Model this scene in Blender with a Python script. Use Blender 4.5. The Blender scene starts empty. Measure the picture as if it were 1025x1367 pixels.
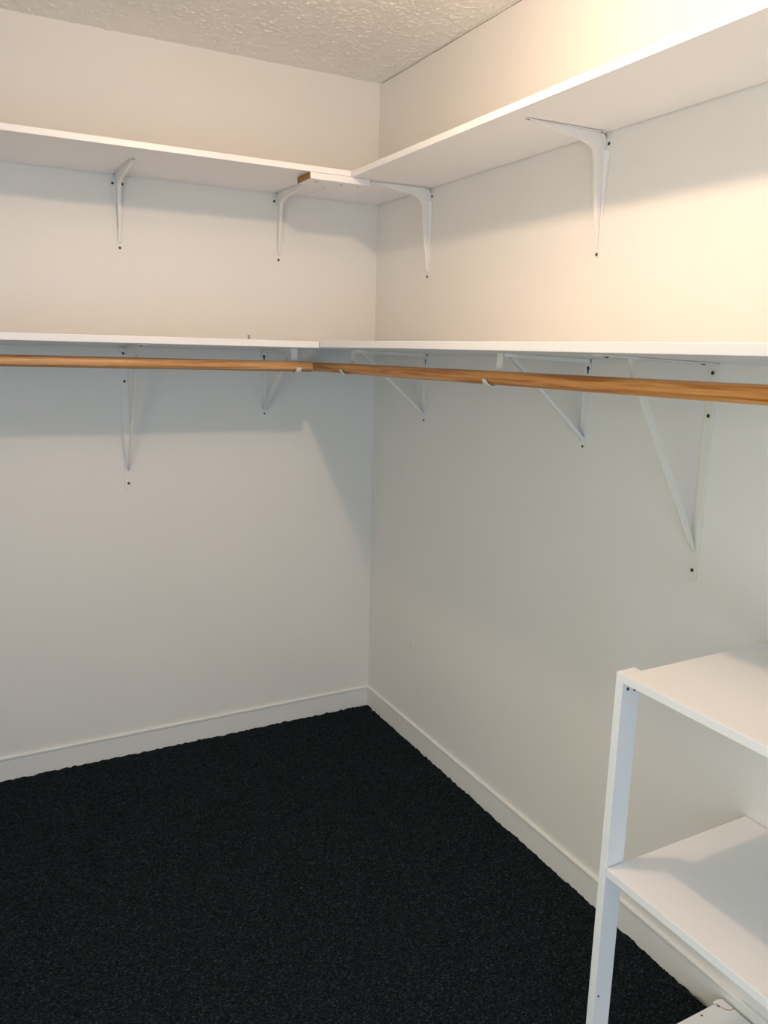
import bpy, bmesh, math, random
import numpy as np
from mathutils import Matrix, Vector

random.seed(4)
rng = np.random.default_rng(7)
S = bpy.context.scene
C = S.collection

# ------------------------------------------------------------------ camera
cam = bpy.data.cameras.new('camera')
cam.sensor_fit = 'AUTO'
cam.sensor_width = 36.0
cam.lens = 27.764                      # 1054 px on the 1367 px side
cam.clip_start = 0.02
camo = bpy.data.objects.new('camera', cam)
C.objects.link(camo)
R = Matrix(((0.8832963560, 0.0752711799, -0.4627329650),
            (-0.4682666870, 0.1893781516, -0.8630540108),
            (0.0226684199, 0.9790148953, 0.2025240172)))
camo.matrix_world = Matrix.Translation((-1.44094, -2.79575, 1.49128)) @ R.to_4x4()
S.camera = camo

# ------------------------------------------------------------------ world, lights, exposure
w = bpy.data.worlds.new('world')
S.world = w
w.use_nodes = True
w.node_tree.nodes['Background'].inputs[0].default_value = (0.55, 0.72, 1.0, 1)
w.node_tree.nodes['Background'].inputs[1].default_value = 0.08

LAMP = (-0.765, -1.575, 2.30)
BULB_W = 23.6
BULB_COL = (1.0, 0.700, 0.475)
DAY_W = 20.0
DAY_COL = (0.36, 0.61, 1.0)       # window light from the room behind the viewer
SIDE_W = 20.5
SIDE_COL = (0.97, 0.96, 0.70)      # added fill from the left, out of view, to lift the walls

day = bpy.data.lights.new('doorway_daylight', 'AREA')
day.shape = 'RECTANGLE'; day.size = 0.80; day.size_y = 1.75
day.energy = DAY_W; day.color = DAY_COL
dayo = bpy.data.objects.new('doorway_daylight', day)
C.objects.link(dayo)
dayo.location = (-1.70, -3.72, 1.00)
dayo.rotation_euler = (math.radians(90), 0, 0)     # shines towards +Y through the doorway
sid = bpy.data.lights.new('side_fill_light', 'AREA')
sid.shape = 'RECTANGLE'; sid.size = 1.85; sid.size_y = 1.50
sid.energy = SIDE_W; sid.color = SIDE_COL
sido = bpy.data.objects.new('side_fill_light', sid)
C.objects.link(sido)
sido.location = (-2.31, -2.50, 1.00)
sido.rotation_euler = (0, math.radians(-90), 0)    # shines towards +X from the opening added for this fill

S.view_settings.view_transform = 'Standard'
S.view_settings.look = 'None'
S.view_settings.gamma = 1.0
S.view_settings.exposure = 0.0
S.view_settings.use_curve_mapping = False

# ------------------------------------------------------------------ materials
def new_mat(name):
    m = bpy.data.materials.new(name)
    m.use_nodes = True
    nt = m.node_tree
    return m, nt, nt.nodes['Principled BSDF']

def N(nt, typ, **kw):
    n = nt.nodes.new(typ)
    for k, v in kw.items():
        if isinstance(k, str) and hasattr(n, k):
            setattr(n, k, v)
    return n

def paint(name, col, rough=0.6, spec=0.3, bump=0.03, scale=350, var=0.02, bd=0.001):
    m, nt, b = new_mat(name)
    tc = N(nt, 'ShaderNodeTexCoord')
    n1 = N(nt, 'ShaderNodeTexNoise'); n1.inputs['Scale'].default_value = 3.0
    n1.inputs['Detail'].default_value = 5
    nt.links.new(tc.outputs['Object'], n1.inputs['Vector'])
    r = N(nt, 'ShaderNodeValToRGB')
    r.color_ramp.elements[0].position = 0.3; r.color_ramp.elements[1].position = 0.7
    r.color_ramp.elements[0].color = tuple(c * (1 - var) for c in col) + (1,)
    r.color_ramp.elements[1].color = tuple(min(1, c * (1 + var)) for c in col) + (1,)
    nt.links.new(n1.outputs['Fac'], r.inputs[0])
    nt.links.new(r.outputs[0], b.inputs['Base Color'])
    b.inputs['Roughness'].default_value = rough
    b.inputs['Specular IOR Level'].default_value = spec
    if bump:
        n2 = N(nt, 'ShaderNodeTexNoise'); n2.inputs['Scale'].default_value = scale
        n2.inputs['Detail'].default_value = 2
        nt.links.new(tc.outputs['Object'], n2.inputs['Vector'])
        bp = N(nt, 'ShaderNodeBump'); bp.inputs['Strength'].default_value = bump
        bp.inputs['Distance'].default_value = bd
        nt.links.new(n2.outputs['Fac'], bp.inputs['Height'])
        nt.links.new(bp.outputs[0], b.inputs['Normal'])
    return m

WALL = paint('wall_paint', (0.80, 0.785, 0.755), 0.55, 0.35, 0.25, 220, 0.012)
CEIL = paint('popcorn_ceiling', (0.90, 0.875, 0.84), 0.8, 0.2, 0.5, 260, 0.02, 0.002)
TRIM = paint('trim_paint', (0.80, 0.795, 0.77), 0.42, 0.4, 0.1, 90, 0.01)
LAM = paint('white_melamine', (0.85, 0.85, 0.86), 0.38, 0.45, 0.04, 500, 0.008)
METAL = paint('white_enamel_metal', (0.80, 0.79, 0.77), 0.35, 0.5, 0.03, 120, 0.01)
CREAM = paint('painted_over_metal', (0.76, 0.75, 0.68), 0.4, 0.45, 0.1, 120, 0.015)
SCREW = paint('dark_screw_steel', (0.035, 0.028, 0.022), 0.45, 0.5, 0, 1, 0.02)
GREY = paint('dull_screw_steel', (0.22, 0.20, 0.18), 0.45, 0.5, 0, 1, 0.02)
SEAM = paint('dark_seam', (0.20, 0.16, 0.125), 0.9, 0.1, 0, 1, 0.05)
BARE = paint('bare_fibreboard_edge', (0.36, 0.20, 0.085), 0.85, 0.1, 0.4, 400, 0.15)

def wood(name, dark, mid, light, axis):
    m, nt, b = new_mat(name)
    tc = N(nt, 'ShaderNodeTexCoord')
    mp = N(nt, 'ShaderNodeMapping')
    sc = [1.0, 1.0, 1.0]; sc[axis] = 0.035
    mp.inputs['Scale'].default_value = sc
    nt.links.new(tc.outputs['Object'], mp.inputs['Vector'])
    n = N(nt, 'ShaderNodeTexNoise'); n.inputs['Scale'].default_value = 105
    n.inputs['Detail'].default_value = 4; n.inputs['Distortion'].default_value = 0.6
    nt.links.new(mp.outputs[0], n.inputs['Vector'])
    r = N(nt, 'ShaderNodeValToRGB')
    e = r.color_ramp.elements
    e[0].position = 0.36; e[0].color = dark + (1,)
    e[1].position = 0.66; e[1].color = light + (1,)
    k = e.new(0.50); k.color = mid + (1,)
    nt.links.new(n.outputs['Fac'], r.inputs[0])
    n2 = N(nt, 'ShaderNodeTexNoise'); n2.inputs['Scale'].default_value = 420
    nt.links.new(mp.outputs[0], n2.inputs['Vector'])
    mx = N(nt, 'ShaderNodeMixRGB', blend_type='MULTIPLY'); mx.inputs[0].default_value = 0.35
    nt.links.new(r.outputs[0], mx.inputs[1]); nt.links.new(n2.outputs['Color'], mx.inputs[2])
    hs = N(nt, 'ShaderNodeHueSaturation'); hs.inputs['Value'].default_value = 1.2
    # keep the grain neutral in hue
    bw = N(nt, 'ShaderNodeRGBToBW'); nt.links.new(n2.outputs['Color'], bw.inputs[0])
    nt.links.new(bw.outputs[0], mx.inputs[2])
    nt.links.new(mx.outputs[0], hs.inputs['Color'])
    nt.links.new(hs.outputs[0], b.inputs['Base Color'])
    b.inputs['Roughness'].default_value = 0.38
    b.inputs['Specular IOR Level'].default_value = 0.4
    return m

WOODA = wood('pine_rod_light', (0.36, 0.155, 0.048), (0.52, 0.265, 0.105), (0.68, 0.385, 0.175), 0)
WOODB = wood('pine_rod_orange', (0.40, 0.135, 0.024), (0.66, 0.28, 0.078), (0.78, 0.38, 0.125), 1)

def carpet_mat():
    m, nt, b = new_mat('dark_carpet')
    tc = N(nt, 'ShaderNodeTexCoord')
    mp = N(nt, 'ShaderNodeMapping'); mp.inputs['Scale'].default_value = (0.55, 1.0, 1.0)
    nt.links.new(tc.outputs['Object'], mp.inputs['Vector'])
    n = N(nt, 'ShaderNodeTexNoise'); n.inputs['Scale'].default_value = 260
    n.inputs['Detail'].default_value = 3; n.inputs['Roughness'].default_value = 0.7
    nt.links.new(mp.outputs[0], n.inputs['Vector'])
    r = N(nt, 'ShaderNodeValToRGB')
    e = r.color_ramp.elements
    e[0].position = 0.36; e[0].color = (0.0015, 0.0028, 0.0038, 1)
    e[1].position = 0.72; e[1].color = (0.058, 0.074, 0.086, 1)
    k = e.new(0.55); k.color = (0.0088, 0.0138, 0.0180, 1)
    nt.links.new(n.outputs['Fac'], r.inputs[0])
    nt.links.new(r.outputs[0], b.inputs['Base Color'])
    b.inputs['Roughness'].default_value = 0.95
    b.inputs['Specular IOR Level'].default_value = 0.1
    bp = N(nt, 'ShaderNodeBump'); bp.inputs['Strength'].default_value = 0.8
    bp.inputs['Distance'].default_value = 0.004
    nt.links.new(n.outputs['Fac'], bp.inputs['Height'])
    nt.links.new(bp.outputs[0], b.inputs['Normal'])
    return m
CARPET = carpet_mat()
THREAD = paint('dark_thread', (0.035, 0.035, 0.03), 0.9, 0.1, 0, 1, 0.1)

def emit_mat(name, col, s):
    m, nt, b = new_mat(name)
    b.inputs['Emission Color'].default_value = col + (1,)
    b.inputs['Emission Strength'].default_value = s
    return m

# ------------------------------------------------------------------ helpers
def link(name, me, mat, parent=None, **props):
    o = bpy.data.objects.new(name, me)
    C.objects.link(o)
    if mat is not None and not me.materials:
        me.materials.append(mat)
    if parent is not None:
        o.parent = parent
    for k, v in props.items():
        o[k] = v
    return o

def obj(name, bm, mat, parent=None, smooth=False, **props):
    bmesh.ops.recalc_face_normals(bm, faces=bm.faces[:])
    me = bpy.data.meshes.new(name)
    bm.to_mesh(me); bm.free()
    if smooth:
        for p in me.polygons: p.use_smooth = True
    return link(name, me, mat, parent, **props)

def thing(name, label, cat, loc=(0, 0, 0), rotz=0.0, group=None):
    o = bpy.data.objects.new(name, None)
    C.objects.link(o)
    o.empty_display_size = 0.05
    o.location = loc; o.rotation_euler = (0, 0, rotz)
    o['label'] = label; o['category'] = cat
    if group: o['group'] = group
    return o

def hexa(bm, pts):
    """pts: 8 corners, bottom ring then top ring"""
    v = [bm.verts.new(p) for p in pts]
    for f in ((0, 3, 2, 1), (4, 5, 6, 7), (0, 1, 5, 4), (1, 2, 6, 5), (2, 3, 7, 6), (3, 0, 4, 7)):
        bm.faces.new([v[i] for i in f])
    return v

def box(bm, x0, x1, y0, y1, z0, z1):
    return hexa(bm, [(x0, y0, z0), (x1, y0, z0), (x1, y1, z0), (x0, y1, z0),
                     (x0, y0, z1), (x1, y0, z1), (x1, y1, z1), (x0, y1, z1)])

def bevel(bm, w, seg=2):
    bmesh.ops.recalc_face_normals(bm, faces=bm.faces[:])
    es = [e for e in bm.edges if len(e.link_faces) == 2 and e.calc_face_angle(0) > 0.5]
    bmesh.ops.bevel(bm, geom=es, offset=w, segments=seg, affect='EDGES', profile=0.6)

def prism(bm, pts, fn, a, b):
    """extrude a 2-D outline between a and b; fn(p, t) -> 3-D"""
    n = len(pts)
    v0 = [bm.verts.new(fn(p, a)) for p in pts]
    v1 = [bm.verts.new(fn(p, b)) for p in pts]
    bm.faces.new(v0[::-1]); bm.faces.new(v1)
    for i in range(n):
        j = (i + 1) % n
        bm.faces.new((v0[i], v0[j], v1[j], v1[i]))

def disc_head(bm, c, nrm, r, h, seg=12):
    """a low domed screw head with its recess, centred on c and standing on nrm"""
    nrm = Vector(nrm).normalized()
    q = nrm.to_track_quat('Z', 'Y')
    rings = [(r, 0.0), (r, h * 0.45), (r * 0.75, h * 0.9), (r * 0.42, h), (r * 0.30, h * 0.45)]
    prev = None
    for rr, hh in rings:
        ring = [bm.verts.new(Vector(c) + q @ Vector((rr * math.cos(2 * math.pi * i / seg), rr * math.sin(2 * math.pi * i / seg), hh))) for i in range(seg)]
        if prev:
            for i in range(seg):
                j = (i + 1) % seg
                bm.faces.new((prev[i], prev[j], ring[j], ring[i]))
        else:
            bm.faces.new(ring[::-1])
        prev = ring
    bm.faces.new(prev)

def screw(parent, c, nrm, r=0.0042, mat=None, h=0.002, name='screw', **p):
    bm = bmesh.new(); disc_head(bm, c, nrm, r, h)
    return obj(name, bm, mat or SCREW, parent, smooth=False, **p)

def strip(bm, path, half, th):
    """flat strip following a path in the local X-Z plane; half-widths per point, thickness th"""
    n = len(path); rows = []
    for i, (x, z) in enumerate(path):
        a = path[max(i - 1, 0)]; b = path[min(i + 1, n - 1)]
        d = Vector((b[0] - a[0], b[1] - a[1])).normalized()
        nx, nz = -d.y * th / 2, d.x * th / 2
        hw = half[i] if isinstance(half, (list, tuple)) else half
        rows.append([bm.verts.new(p) for p in ((x - nx, -hw, z - nz), (x + nx, -hw, z + nz),
                                               (x + nx, hw, z + nz), (x - nx, hw, z - nz))])
    bm.faces.new(rows[0]); bm.faces.new(rows[-1][::-1])
    for a, b in zip(rows, rows[1:]):
        for k in range(4):
            l = (k + 1) % 4
            bm.faces.new((a[k], a[l], b[l], b[k]))

# ------------------------------------------------------------------ structure
X0, Y0, H = -2.30, -3.60, 2.44
def graded(a, b, fine_from, step, coarse):
    out = list(np.arange(a, fine_from, coarse)) + list(np.arange(fine_from, b, step)) + [b]
    return np.array(out)

def blur(a, k):
    for ax in (0, 1):
        p = [k, k] if True else 0
        c = np.cumsum(np.pad(a, [(k + 1, k) if i == ax else (0, 0) for i in (0, 1)], mode='wrap'), axis=ax)
        if ax == 0: a = (c[2 * k + 1:, :] - c[:-(2 * k + 1), :]) / (2 * k + 1)
        else: a = (c[:, 2 * k + 1:] - c[:, :-(2 * k + 1)]) / (2 * k + 1)
    return a

def relief_sheet(name, xs, ys, zf, mat, flip):
    nx, ny = len(xs), len(ys)
    Z = zf(nx, ny)
    XX, YY = np.meshgrid(xs, ys, indexing='ij')
    co = np.stack([XX, YY, Z], -1).reshape(-1, 3)
    idx = np.arange(nx * ny).reshape(nx, ny)
    q = np.stack([idx[:-1, :-1], idx[1:, :-1], idx[1:, 1:], idx[:-1, 1:]], -1).reshape(-1, 4)
    if flip: q = q[:, ::-1]
    me = bpy.data.meshes.new(name)
    me.vertices.add(len(co)); me.vertices.foreach_set('co', co.astype(np.float32).ravel())
    me.loops.add(q.size); me.loops.foreach_set('vertex_index', q.astype(np.int32).ravel())
    me.polygons.add(len(q)); me.polygons.foreach_set('loop_start', (np.arange(len(q)) * 4).astype(np.int32))
    me.update(calc_edges=True); me.validate()
    me.polygons.foreach_set('use_smooth', np.ones(len(q), bool))
    return link(name, me, mat, None, kind='structure')

def ceil_z(nx, ny):
    a = blur(rng.random((nx, ny)), 1); a = 0.7 * a + 0.3 * blur(a, 1)
    a = (a - a.mean()) / a.std()
    b = blur(rng.random((nx, ny)), 3); b = (b - b.mean()) / b.std()
    h = np.clip(a * 0.8 + b * 0.35 + 0.1, 0, 2.6)
    return H - 0.0014 * h ** 1.1
relief_sheet('ceiling', graded(X0, 0, -1.48, 0.0031, 0.02), graded(Y0, 0, -1.40, 0.0031, 0.02), ceil_z, CEIL, False)

def floor_z(nx, ny):
    a = blur(rng.random((nx, ny)), 1); a = (a - a.mean()) / a.std()
    b = blur(rng.random((nx, ny)), 4); b = (b - b.mean()) / b.std()
    return 0.001 + 0.0018 * np.clip(a, -2, 2.5) + 0.0004 * b
relief_sheet('floor', graded(X0, 0, -1.70, 0.0046, 0.02), graded(Y0, 0, -2.2, 0.0046, 0.02), floor_z, CARPET, False)

def slab(name, x0, x1, y0, y1, z0, z1, mat=WALL):
    bm = bmesh.new(); box(bm, x0, x1, y0, y1, z0, z1)
    return obj(name, bm, mat, None, kind='structure')
TW = 0.10
wb = slab('wall_back', X0 - TW, TW, 0, TW, -0.02, H + 0.02)
wr = slab('wall_right', 0, TW, Y0 - TW, -0.0001, -0.02, H + 0.02)
bm = bmesh.new()                                   # left wall with an opening added for the side fill, outside the frame
box(bm, X0 - TW, X0, Y0 - TW, -3.28, -0.02, H + 0.02)
box(bm, X0 - TW, X0, -1.72, -0.0001, -0.02, H + 0.02)
box(bm, X0 - TW, X0, -3.28, -1.72, 2.03, H + 0.02)
obj('wall_left', bm, WALL, None, kind='structure')
bm = bmesh.new()                                   # front wall with its doorway, behind the viewer
box(bm, X0, -2.15, Y0 - TW, Y0, -0.02, H + 0.02)
box(bm, -1.25, 0, Y0 - TW, Y0, -0.02, H + 0.02)
box(bm, -2.15, -1.25, Y0 - TW, Y0, 2.03, H + 0.02)
obj('wall_front', bm, WALL, None, kind='structure')
bm = bmesh.new()                                   # casing round the doorway
box(bm, -2.21, -2.15, Y0, Y0 + 0.015, 0.005, 2.03)
box(bm, -1.25, -1.19, Y0, Y0 + 0.015, 0.005, 2.03)
box(bm, -2.21, -1.19, Y0, Y0 + 0.015, 2.03, 2.09)
bevel(bm, 0.003)
obj('trim_1', bm, TRIM, None, kind='structure')

def base_profile():
    # (out from wall, z): plain board with a small proud, rounded lip along the top
    return [(0.0, -0.006), (0.0065, -0.006), (0.0065, 0.0755), (0.0085, 0.0775), (0.0095, 0.0815),
            (0.0088, 0.0855), (0.006, 0.0875), (0.0, 0.088)]
bm = bmesh.new(); prism(bm, base_profile(), lambda p, t: (t, -p[0], p[1]), X0 + 0.0, -0.0)
obj('baseboard_back', bm, TRIM, None, kind='structure')
bm = bmesh.new(); prism(bm, base_profile(), lambda p, t: (-p[0], t, p[1]), Y0, -0.004)
obj('baseboard_right', bm, TRIM, None, kind='structure')
bm = bmesh.new()
for ya, yb in ((Y0, -3.28), (-1.72, -0.011)):
    prism(bm, base_profile(), lambda p, t: (X0 + p[0], t, p[1]), ya, yb)
obj('baseboard_left', bm, TRIM, None, kind='structure')

# thin dark crack where the ceiling texture stops short of the right wall
bm = bmesh.new()
y = -0.02
while y > -1.9:
    L = random.uniform(0.05, 0.16)
    z = H - 0.0035 - random.uniform(0, 0.0010)
    box(bm, -0.0012, 0.0, y - L, y, z - random.uniform(0.0008, 0.0020), z)
    y -= L + random.choice([0, 0, 0, 0.008])
obj('ceiling_crack', bm, SEAM, wr)
# little marks on the walls
bm = bmesh.new(); disc_head(bm, (0, -0.347, 0.390), (-1, 0, 0), 0.0028, 0.001)
obj('nail_hole', bm, GREY, wr)
bm = bmesh.new()
prism(bm, [(-0.716, 0.112), (-0.711, 0.112), (-0.709, 0.121), (-0.706, 0.131), (-0.7085, 0.131), (-0.713, 0.121)],
      lambda p, t: (p[0], t, p[1]), -0.0018, 0)
obj('paint_chip', bm, TRIM, wb)

# ------------------------------------------------------------------ shelves
def shelf_board(name, pts_bottom, t, label, group=None, bw=0.0015):
    bm = bmesh.new()
    hexa(bm, list(pts_bottom) + [(x, y, z + t) for x, y, z in pts_bottom])
    bevel(bm, bw, 2)
    o = obj(name, bm, LAM)
    o['label'] = label; o['category'] = 'shelf'
    if group: o['group'] = group
    return o

ZU = 2.0184
shelf_board('wall_shelf', [(X0 + .002, -0.403, ZU), (-0.3018, -0.403, ZU), (-0.3018, -0.0025, ZU), (X0 + .002, -0.0025, ZU)], 0.0178,
            'upper white shelf on the left wall, the one under the ceiling')
shelf_board('wall_shelf', [(-0.2994, -3.30, ZU), (-0.0035, -3.30, ZU), (-0.0035, -0.002, ZU), (-0.2994, -0.002, ZU)], 0.0178,
            'upper white shelf on the right wall, its underside showing broadly')
ZW = 1.4775
shelf_board('wall_shelf', [(X0 + .002, -0.400, 1.4945), (-0.4065, -0.400, 1.4885), (-0.4065, -0.0015, ZW), (X0 + .002, -0.0015, ZW)], 0.0205,
            'lower white shelf on the left wall above the light wooden rod')
# the right one is a little bowed along its length
bm = bmesh.new()
stations = [(-0.002, 1.4885), (-0.45, 1.4905), (-0.95, 1.4925), (-1.6, 1.4925), (-2.1, 1.4928), (-3.3, 1.493)]
rows = []
for yy, zf in stations:
    rows.append([bm.verts.new(p) for p in ((-0.4045, yy, zf), (-0.0015, yy, ZW), (-0.0015, yy, ZW + .019), (-0.4045, yy, zf + .0195))])
bm.faces.new(rows[0]); bm.faces.new(rows[-1][::-1])
for a, b in zip(rows, rows[1:]):
    for k in range(4):
        l = (k + 1) % 4
        bm.faces.new((a[k], a[l], b[l], b[k]))
bevel(bm, 0.0015, 2)
o = obj('wall_shelf', bm, LAM)
o['label'] = 'lower white shelf on the right wall above the orange wooden rod'; o['category'] = 'shelf'

# cleat that joins the two upper shelves from below
cl = thing('joining_cleat', 'short white board with a bare brown end screwed under the upper shelf corner', 'board', (-0.34, -0.344, 1.9984))
bm = bmesh.new(); box(bm, -0.1005, 0.105, -0.0590, 0.0450, 0.0, 0.0195); bevel(bm, 0.001, 1)
obj('board', bm, LAM, cl)
bm = bmesh.new(); box(bm, -0.1022, -0.1005, -0.0580, 0.0450, 0.0006, 0.0194)
obj('bare_end', bm, BARE, cl, label='unpainted brown end of the board')
for sx, sy in ((-0.405, -0.362), (-0.321, -0.365), (-0.260, -0.364)):
    screw(cl, (sx + 0.34, sy + 0.344, 0), (0, 0, -1), 0.0032, GREY, 0.001)

# ------------------------------------------------------------------ hanging rods
def rod(name, a, b, r, mat, label, axis):
    a, b = Vector(a), Vector(b)
    L = (b - a).length
    bm = bmesh.new()
    seg = 28; n = 24
    q = (b - a).to_track_quat('Z', 'Y')
    rows = []
    prof = [(0.0, r - 0.0012), (0.0012, r)] + [(L * i / n, r) for i in range(1, n)] + [(L - 0.0012, r), (L, r - 0.0012)]
    for t, rr in prof:
        bow = 0.0
        c = a + (b - a) * (t / L)
        rows.append([bm.verts.new(c - a + q @ Vector((rr * math.cos(2 * math.pi * i / seg), rr * math.sin(2 * math.pi * i / seg), 0))) for i in range(seg)])
    bm.faces.new(rows[0][::-1]); bm.faces.new(rows[-1])
    for p0, p1 in zip(rows, rows[1:]):
        for i in range(seg):
            j = (i + 1) % seg
            f = bm.faces.new((p0[i], p0[j], p1[j], p1[i])); f.smooth = True
    o = obj(name, bm, mat)
    o.location = a
    o['label'] = label; o['category'] = 'rod'
    return o
RR = 0.0165
rodA = rod('hanging_rod', (X0 + .002, -0.322, 1.4440), (-0.402, -0.322, 1.4268), RR, WOODA,
           'light pine hanging rod along the left wall, its cut end near the corner', 0)
rodB = rod('hanging_rod', (-0.306, -0.003, 1.4215), (-0.306, -3.30, 1.4400), RR, WOODB,
           'orange pine hanging rod along the right wall running out of the picture', 1)

# ------------------------------------------------------------------ stamped brackets under the upper shelves
def stamped_bracket(label, loc, rotz, leg, arm, bottom_mat=None):
    """local: X out from wall, Y sideways, Z up; origin on the wall at the foot of the leg"""
    t = thing('shelf_bracket', label, 'bracket', loc, rotz, 'stamped white brackets under the upper shelves')
    zt = leg                                        # shelf underside
    TH = 0.0018
    # wall flange: tapers from top to a rounded foot
    def flange(length, wtop, wend, tipr):
        pts = [(-wtop, 0.012), (-wtop, length * 0.12)]
        pts += [(-wtop + (wtop - wend) * k, length * (0.12 + 0.80 * k)) for k in (0.25, 0.5, 0.75, 1.0)]
        for i in range(1, 8):
            a = math.pi * i / 8
            pts.append((-wend * math.cos(a), length - wend + wend * math.sin(a)))
        pts += [(-p[0], p[1]) for p in pts[:6][::-1]]
        return pts
    bm = bmesh.new()
    prism(bm, flange(leg, 0.0205, 0.0075, 0.006), lambda p, s: (s, p[0], zt - p[1]), 0.0003, TH)
    bevel(bm, 0.0005, 1)
    obj('wall_plate', bm, METAL, t)
    bm = bmesh.new()
    prism(bm, flange(arm, 0.0165, 0.0065, 0.006), lambda p, s: (p[1], p[0], zt - s), 0.0003, TH)
    bevel(bm, 0.0005, 1)
    obj('shelf_plate', bm, METAL, t)
    # hollow pressed web: outline in the X-Z plane
    outl = [(TH, zt - 0.020), (0.0035, zt - 0.012), (0.008, zt - 0.006), (0.014, zt - 0.0028), (0.022, zt - TH),
            (arm - 0.020, zt - TH), (arm - 0.030, zt - 0.0060), (arm * 0.62, zt - 0.0165), (0.085, zt - 0.0235),
            (0.062, zt - 0.0275), (0.047, zt - 0.0320), (0.0375, zt - 0.0400), (0.0330, zt - 0.0540),
            (0.0275, zt - leg * 0.40), (0.0165, zt - leg * 0.70), (0.0070, zt - leg + 0.026), (TH, zt - leg + 0.020)]
    bm = bmesh.new()
    prism(bm, outl, lambda p, s: (p[0], s * (0.62 + 0.55 * (p[1] / zt) ** 1.5) * (1.0 - 0.35 * min(1.0, p[0] / arm)), p[1]), -0.0062, 0.0062)
    bevel(bm, 0.0016, 2)
    obj('web', bm, METAL, t)
    # raised shoulders where the web meets the wall plate
    bm = bmesh.new()
    for s in (-1, 1):
        hexa(bm, [(TH, s * 0.0062, zt - leg + 0.035), (TH, s * 0.0072, zt - leg + 0.035), (TH + .001, s * 0.0070, zt - leg + 0.035), (TH + .001, s * 0.0062, zt - leg + 0.035),
                  (TH, s * 0.0062, zt - 0.04), (TH, s * 0.0125, zt - 0.04), (TH + .007, s * 0.0085, zt - 0.04), (TH + .007, s * 0.0062, zt - 0.04)])
    obj('rib', bm, METAL, t)
    for s in (-1, 1):
        screw(t, (TH, s * 0.0150, zt - 0.026), (1, 0, 0), 0.0043)
        screw(t, (0.024, s * 0.0120, zt - TH), (0, 0, -1), 0.0036, GREY, 0.0012)
    screw(t, (TH, 0, 0.0065), (1, 0, 0), 0.0041, None, 0.0025)
    screw(t, (arm - 0.0075, 0, zt - TH), (0, 0, -1), 0.0036, GREY, 0.0012)
    return t

LW, RW = -math.pi / 2, math.pi
stamped_bracket('white stamped bracket under the upper left shelf, nearer the picture edge', (-0.944, -0.0002, ZU - 0.231), LW, 0.230, 0.277)
stamped_bracket('white stamped bracket beside the bare brown board end, under the upper left shelf', (-0.396, -0.0002, ZU - 0.231), LW, 0.230, 0.2835)
stamped_bracket('white stamped bracket under the upper right shelf, right of the room corner', (-0.0002, -0.385, ZU - 0.290), RW, 0.289, 0.233)
stamped_bracket('white stamped bracket under the upper right shelf, farthest right in the photo', (-0.0002, -1.2105, ZU - 0.290), RW, 0.289, 0.245)

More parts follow.
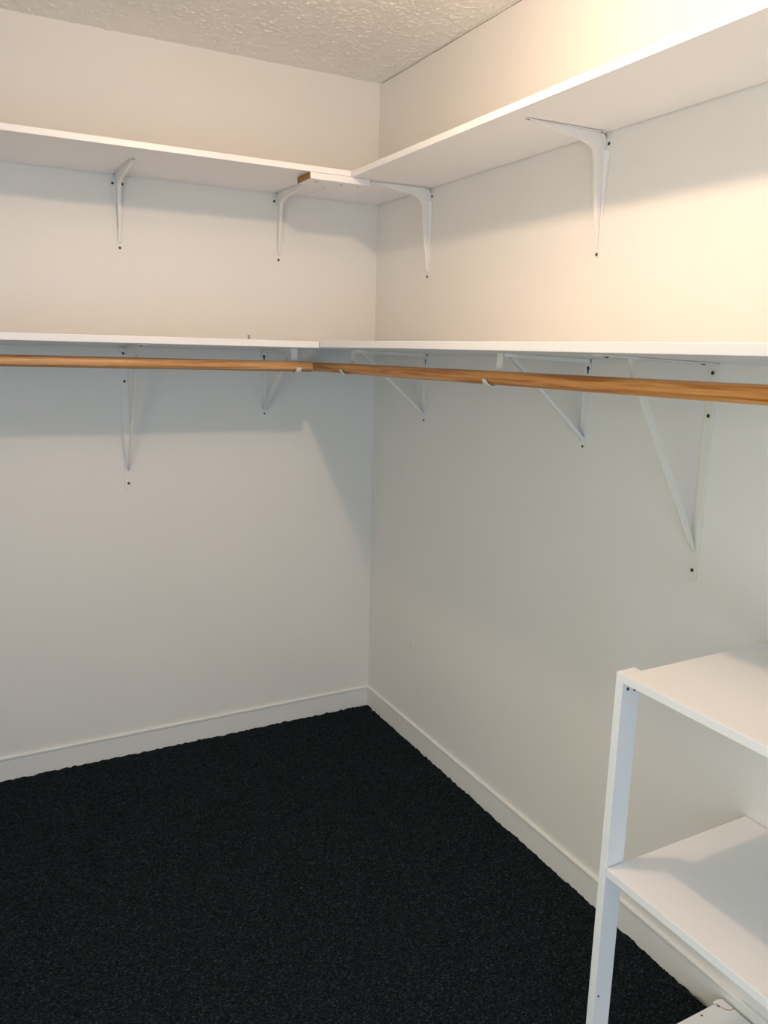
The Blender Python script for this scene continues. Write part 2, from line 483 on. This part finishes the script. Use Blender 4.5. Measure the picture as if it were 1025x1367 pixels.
# ------------------------------------------------------------------ shelf-and-rod brackets under the lower shelves
def rod_bracket(label, loc, rotz, rx, rz, slope, reach=0.300):
    """origin on the wall at the foot (z = 1.238 world)"""
    t = thing('rod_bracket', label, 'bracket', loc, rotz, 'white brackets with hooks that carry the rods')
    zt = ZW - loc[2]
    G = 0.0003
    # wall leg: pressed channel
    bm = bmesh.new()
    prism(bm, [(-0.0095, 0.020), (-0.0085, 0.009), (-0.005, 0.003), (0, 0.001), (0.005, 0.003), (0.0085, 0.009), (0.0095, 0.020), (0.0095, zt - 0.001), (-0.0095, zt - 0.001)],
          lambda p, s: (s, p[0], p[1]), G, 0.0018)
    for s in (-1, 1):
        box(bm, 0.0016, 0.0055, s * 0.0095 - 0.0007, s * 0.0095 + 0.0007, 0.028, zt - 0.001)
    obj('wall_leg', bm, METAL, t)
    # arm under the shelf
    bm = bmesh.new()
    strip(bm, [(0.002, zt - 0.0013 + slope * 0.002), (reach, zt - 0.0013 + slope * reach)], 0.0095, 0.0016)
    for s in (-1, 1):
        z0, z1 = zt - 0.002, zt - 0.002 + slope * reach
        hexa(bm, [(0.002, s * 0.0095 - .0007, z0 - .008), (reach - .01, s * 0.0095 - .0007, z1 - .008), (reach - .01, s * 0.0095 + .0007, z1 - .008), (0.002, s * 0.0095 + .0007, z0 - .008),
                  (0.002, s * 0.0095 - .0007, z0), (reach - .01, s * 0.0095 - .0007, z1), (reach - .01, s * 0.0095 + .0007, z1), (0.002, s * 0.0095 + .0007, z0)])
    obj('shelf_arm', bm, METAL, t)
    # diagonal brace: channel
    a = Vector((0.0055, 0.024)); b = Vector((reach - 0.036, zt + slope * reach - 0.012))
    d = (b - a).normalized(); n = Vector((-d.y, d.x))
    bm = bmesh.new()
    strip(bm, [tuple(a), tuple(b)], 0.0072, 0.0016)
    for s in (-1, 1):
        q = [a, b, b + n * 0.007, a + n * 0.007]
        prism(bm, [tuple(p) for p in q], lambda p, u: (p[0], u, p[1]), s * 0.0072 - 0.0007, s * 0.0072 + 0.0007)
    obj('brace', bm, METAL, t)
    # hook strip: drops behind the rod, passes under it, curls up in front
    ztip = zt + slope * reach - 0.002
    ro = RR + 0.0034
    path = [(rx - ro - 0.004, ztip), (rx - ro - 0.0035, ztip - 0.012), (rx - ro - 0.001, rz + 0.010)]
    for k in range(0, 15):
        an = math.pi + math.radians(12.3) * k
        rr = ro + 0.0016 * max(0, (k - 9) / 5) ** 2
        path.append((rx + rr * math.cos(an), rz + rr * math.sin(an)))
    bm = bmesh.new()
    strip(bm, path, [0.0115] * 8 + [0.0115 - 0.0004 * k for k in range(len(path) - 8)], 0.0018)
    obj('rod_hook', bm, METAL, t)
    screw(t, (0.0018, 0, 0.0095), (1, 0, 0), 0.0036)
    # keyhole slot near the top
    bm = bmesh.new()
    prism(bm, [(0.0052 * math.cos(a), 0.0052 * math.sin(a)) for a in [math.radians(-60 + 30 * i) for i in range(11)]] + [(-0.0018, -0.014), (0.0018, -0.014)],
          lambda p, s: (s, p[0], zt - 0.024 + p[1]), 0.0018, 0.0023)
    obj('keyhole_slot', bm, SCREW, t)
    screw(t, (reach - 0.012, 0, zt - 0.0022 + slope * (reach - 0.012)), (0, 0, -1), 0.0036, GREY, 0.001)
    return t

def rod_z(r0, r1, za, zb, v): return za + (zb - za) * (v - r0) / (r1 - r0)
SL = (1.489 - ZW) / 0.40
FZ = 1.2375
def zA(x): return rod_z(X0 + .002, -0.402, 1.4440, 1.4268, x)
def zB(y): return rod_z(-0.003, -3.30, 1.4215, 1.4400, y)
rod_bracket('white hooked bracket holding the light rod, on the left wall near the corner', (-0.4535, -0.0002, FZ), LW, 0.322, zA(-0.4535) - FZ, SL)
rod_bracket('white hooked bracket on the right wall closest to the room corner', (-0.0002, -0.393, FZ), RW, 0.306, zB(-0.393) - FZ, SL, 0.288)
rod_bracket('white hooked bracket at the middle of the orange rod', (-0.0002, -1.2105, FZ + 0.004), RW, 0.306, zB(-1.2105) - FZ - 0.004, (1.4925 - ZW) / 0.4, 0.288)

# ------------------------------------------------------------------ long flat-bar brackets
def bar_bracket(label, loc, rotz, mat, slope, hw=0.0125):
    """origin on the wall at the foot (z = 0.989 world)"""
    t = thing('bar_bracket', label, 'bracket', loc, rotz, 'long flat-bar brackets under the lower shelves')
    zt = ZW - loc[2]
    G = 0.0003; TH = 0.0032
    bm = bmesh.new()
    foot = [(-hw, 0.010)] + [(hw * math.cos(math.radians(180 + 18 * i)), 0.010 + 0.0095 * math.sin(math.radians(180 + 18 * i))) for i in range(1, 10)] + [(hw, 0.010)]
    prism(bm, foot + [(hw, zt - 0.001), (-hw, zt - 0.001)], lambda p, s: (s, p[0], p[1]), G, TH)
    bevel(bm, 0.0007, 1)
    obj('wall_leg', bm, mat, t)
    bm = bmesh.new()
    strip(bm, [(0.0035, zt - 0.012), (0.0045, zt - 0.006), (0.008, zt - 0.0028), (0.014, zt - 0.002), (0.335, zt - 0.002 + slope * 0.335)], hw, 0.003)
    obj('shelf_arm', bm, mat, t)
    bm = bmesh.new()
    a = Vector((0.0035, 0.068)); b = Vector((0.250, zt - 0.003 + slope * 0.25))
    d = (b - a).normalized(); n = Vector((-d.y, d.x)) * 0.0085
    q = [a, a + d * 0.04 - n, b - d * 0.030 - n, b - n * 0.2, b + n * 1.0, b - d * 0.03 + n, a + d * 0.04 + n * 0.9, a + d * 0.004 + n * 0.3]
    prism(bm, [(max(0.0033, v.x), min(v.y, zt - 0.0036 + slope * v.x)) for v in q], lambda p, u: (p[0], u, p[1]), -0.0032, 0.0032)
    bevel(bm, 0.0006, 1)
    obj('brace', bm, mat, t)
    for z in (1.456 - loc[2], 1.3635 - loc[2], 1.0150 - loc[2]):
        screw(t, (TH, 0, z), (1, 0, 0), 0.0043)
    for x in (0.035, 0.31):
        screw(t, (x, 0, zt - 0.0035 + slope * x), (0, 0, -1), 0.0045, SCREW, 0.0025)
    return t
bar_bracket('long white flat-bar bracket on the left wall under the lower shelf', (-0.9485, -0.0002, 0.9885), LW, METAL, SL * 1.2)
bar_bracket('long cream flat-bar bracket on the right wall above the shelving unit', (-0.0002, -1.6005, 0.9885), RW, CREAM, (1.4925 - ZW) / 0.4)

# mending plate with its bolt lying on the lower left shelf
def left_top(x):
    return 1.4945 + (1.4885 - 1.4945) * (x - X0) / (-0.4065 - X0) + 0.0205
mp = thing('mending_plate', 'thin metal plate with an upright bolt on top of the lower left shelf', 'plate', (-0.634, -0.375, left_top(-0.634) + 0.0003))
bm = bmesh.new(); box(bm, -0.054, 0.054, -0.008, 0.008, 0, 0.0016); bevel(bm, 0.0004, 1)
obj('plate', bm, METAL, mp)
bm = bmesh.new()
for z0, z1, r in ((0.0016, 0.0048, 0.0042), (0.0048, 0.0085, 0.0017), (0.0085, 0.0125, 0.0040)):
    prism(bm, [(r * math.cos(math.radians(60 * i)), r * math.sin(math.radians(60 * i))) for i in range(6)], lambda p, s: (p[0], p[1], s), z0, z1)
obj('bolt', bm, GREY, mp)

# ------------------------------------------------------------------ shelving unit at the lower right
un = thing('shelving_unit', 'white shelving unit standing against the right wall in the lower right corner', 'shelving unit', (-0.20, -2.20, 0))
def UP(x, y, z): return (x + 0.20, y + 2.20, z)
def ubox(bm, x0, x1, y0, y1, z0, z1):
    a = UP(x0, y0, z0); b = UP(x1, y1, z1)
    return box(bm, a[0], b[0], a[1], b[1], a[2], b[2])
FX = -0.4035; YL = -1.8065; YR = -2.60
for ya, yb in ((YL + 0.0004, -1.7885), (YR - 0.0176, YR - 0.0004)):
    bm = bmesh.new(); ubox(bm, FX, -0.3585, ya, yb, 0.003, 0.9150); bevel(bm, 0.0012, 2)
    obj('post', bm, LAM, un)
bm = bmesh.new(); ubox(bm, FX, -0.0025, YR, YL, 0.8975, 0.9150); bevel(bm, 0.0012, 2)
obj('top_shelf', bm, LAM, un)
bm = bmesh.new(); ubox(bm, FX - 0.0006, -0.0025, YR, YL - 0.0008, 0.4975, 0.5148); bevel(bm, 0.0010, 2)
obj('middle_shelf', bm, LAM, un)
# rear posts at the far end only (the near-corner back edge is fixed to the wall)
bm = bmesh.new(); ubox(bm, -0.060, -0.014, YR - 0.0176, YR - 0.0004, 0.003, 0.9150); bevel(bm, 0.0012, 2)
obj('post', bm, LAM, un)
# bottom shelf, its back corner cracked off
crack = [(-0.0462, -1.8180), (-0.0420, -1.8190), (-0.0396, -1.8232), (-0.0384, -1.8290), (-0.0335, -1.8395), (-0.0280, -1.8446), (-0.0225, -1.8468), (-0.0150, -1.8470)]
body = [(FX, YR), (-0.0150, YR)] + crack[::-1] + [(-0.070, -1.8180), (FX, -1.8180)]
bm = bmesh.new()
prism(bm, body, lambda p, s: UP(p[0], p[1], s), 0.0440, 0.0617)
obj('bottom_shelf', bm, LAM, un)
off = 0.0013
ch = [(x + off * 0.9, y + off * 0.9) for x, y in crack[:-1]] + [(-0.0150, -1.8455)]
chip = ch + [(-0.0150, -1.8165), (-0.0280, -1.8120), (-0.0420, -1.8130)]
bm = bmesh.new()
prism(bm, chip, lambda p, s: UP(p[0], p[1], s), 0.0445, 0.0622)
obj('broken_corner', bm, LAM, un, label='cracked-off back corner of the bottom shelf')
bm = bmesh.new()
for (xa, ya), (xb, yb) in zip(crack[1:-1], crack[2:]):
    hexa(bm, [UP(xa - .0003, ya - .0003, 0.0600), UP(xb - .0003, yb - .0003, 0.0600), UP(xb + .0015, yb + .0015, 0.0600), UP(xa + .0015, ya + .0015, 0.0600),
              UP(xa - .0003, ya - .0003, 0.0620), UP(xb - .0003, yb - .0003, 0.0620), UP(xb + .0015, yb + .0015, 0.0620), UP(xa + .0015, ya + .0015, 0.0620)])
obj('crack_seam', bm, BARE, un)
screw(un, UP(-0.0395, -1.8260, 0.0617), (0, 0, 1), 0.0034, GREY, 0.0016)
screw(un, UP(-0.0944, -1.8270, 0.0617), (0, 0, 1), 0.0030, GREY, 0.0008)
bm = bmesh.new(); ubox(bm, -0.395, -0.030, -1.84, -1.822, 0.004, 0.0440)
obj('support_batten', bm, LAM, un)
bm = bmesh.new(); ubox(bm, -0.395, -0.030, YR + 0.004, YR + 0.022, 0.004, 0.0440)
obj('support_batten', bm, LAM, un)
# screws in the left post, under the top shelf and low down
screw(un, UP(-0.389, YL + 0.0004, 0.8840), (0, -1, 0), 0.0033, SCREW, 0.0012)
screw(un, UP(-0.3715, YL + 0.0004, 0.8795), (0, -1, 0), 0.0033, SCREW, 0.0012)
screw(un, UP(-0.393, YL + 0.0004, 0.2190), (0, -1, 0), 0.0026, SCREW, 0.0006)

# ------------------------------------------------------------------ loose carpet threads by the baseboard
def thread(pts, r, label):
    cu = bpy.data.curves.new('carpet_thread', 'CURVE'); cu.dimensions = '3D'
    cu.bevel_depth = r; cu.bevel_resolution = 1; cu.resolution_u = 5
    sp = cu.splines.new('BEZIER'); sp.bezier_points.add(len(pts) - 1)
    for bp, p in zip(sp.bezier_points, pts):
        bp.co = p; bp.handle_left_type = bp.handle_right_type = 'AUTO'
    dg = bpy.context.evaluated_depsgraph_get()
    tmp = bpy.data.objects.new('tmp', cu); C.objects.link(tmp)
    me = bpy.data.meshes.new_from_object(tmp.evaluated_get(bpy.context.evaluated_depsgraph_get()))
    bpy.data.objects.remove(tmp); me.materials.clear()
    o = link('carpet_thread', me, THREAD)
    o['label'] = label; o['category'] = 'thread'
    return o
thread([(-0.055, -1.665, 0.008), (-0.030, -1.705, 0.010), (-0.018, -1.750, 0.011), (-0.016, -1.795, 0.008)], 0.0009,
       'longer loose dark carpet thread lying along the right baseboard by the shelving unit')
thread([(-0.022, -1.735, 0.009), (-0.016, -1.762, 0.015), (-0.020, -1.800, 0.008)], 0.0008,
       'shorter curled carpet thread against the right baseboard beside the shelving unit')

# ------------------------------------------------------------------ ceiling lamp (above the frame) that lights the closet
lt = thing('ceiling_lamp', 'bare warm bulb in a white ceiling holder above the view', 'lamp', (LAMP[0], LAMP[1], H - 0.004))
bm = bmesh.new()
def lathe(bm, prof, seg=32):
    prev = None
    for r, z in prof:
        ring = [bm.verts.new((r * math.cos(2 * math.pi * i / seg), r * math.sin(2 * math.pi * i / seg), z)) for i in range(seg)]
        if prev:
            for i in range(seg):
                j = (i + 1) % seg
                f = bm.faces.new((prev[i], prev[j], ring[j], ring[i])); f.smooth = True
        prev = ring
    bm.faces.new(prev)
lathe(bm, [(0.055, 0.0), (0.055, -0.012), (0.045, -0.028), (0.024, -0.040), (0.022, -0.070), (0.015, -0.072)])
obj('lamp_holder', bm, TRIM, lt)
bl = bpy.data.lights.new('bulb', 'POINT')
bl.energy = BULB_W; bl.color = BULB_COL; bl.shadow_soft_size = 0.03
blo = bpy.data.objects.new('bulb', bl); C.objects.link(blo)
blo.parent = lt; blo.location = (0, 0, LAMP[2] - (H - 0.004))
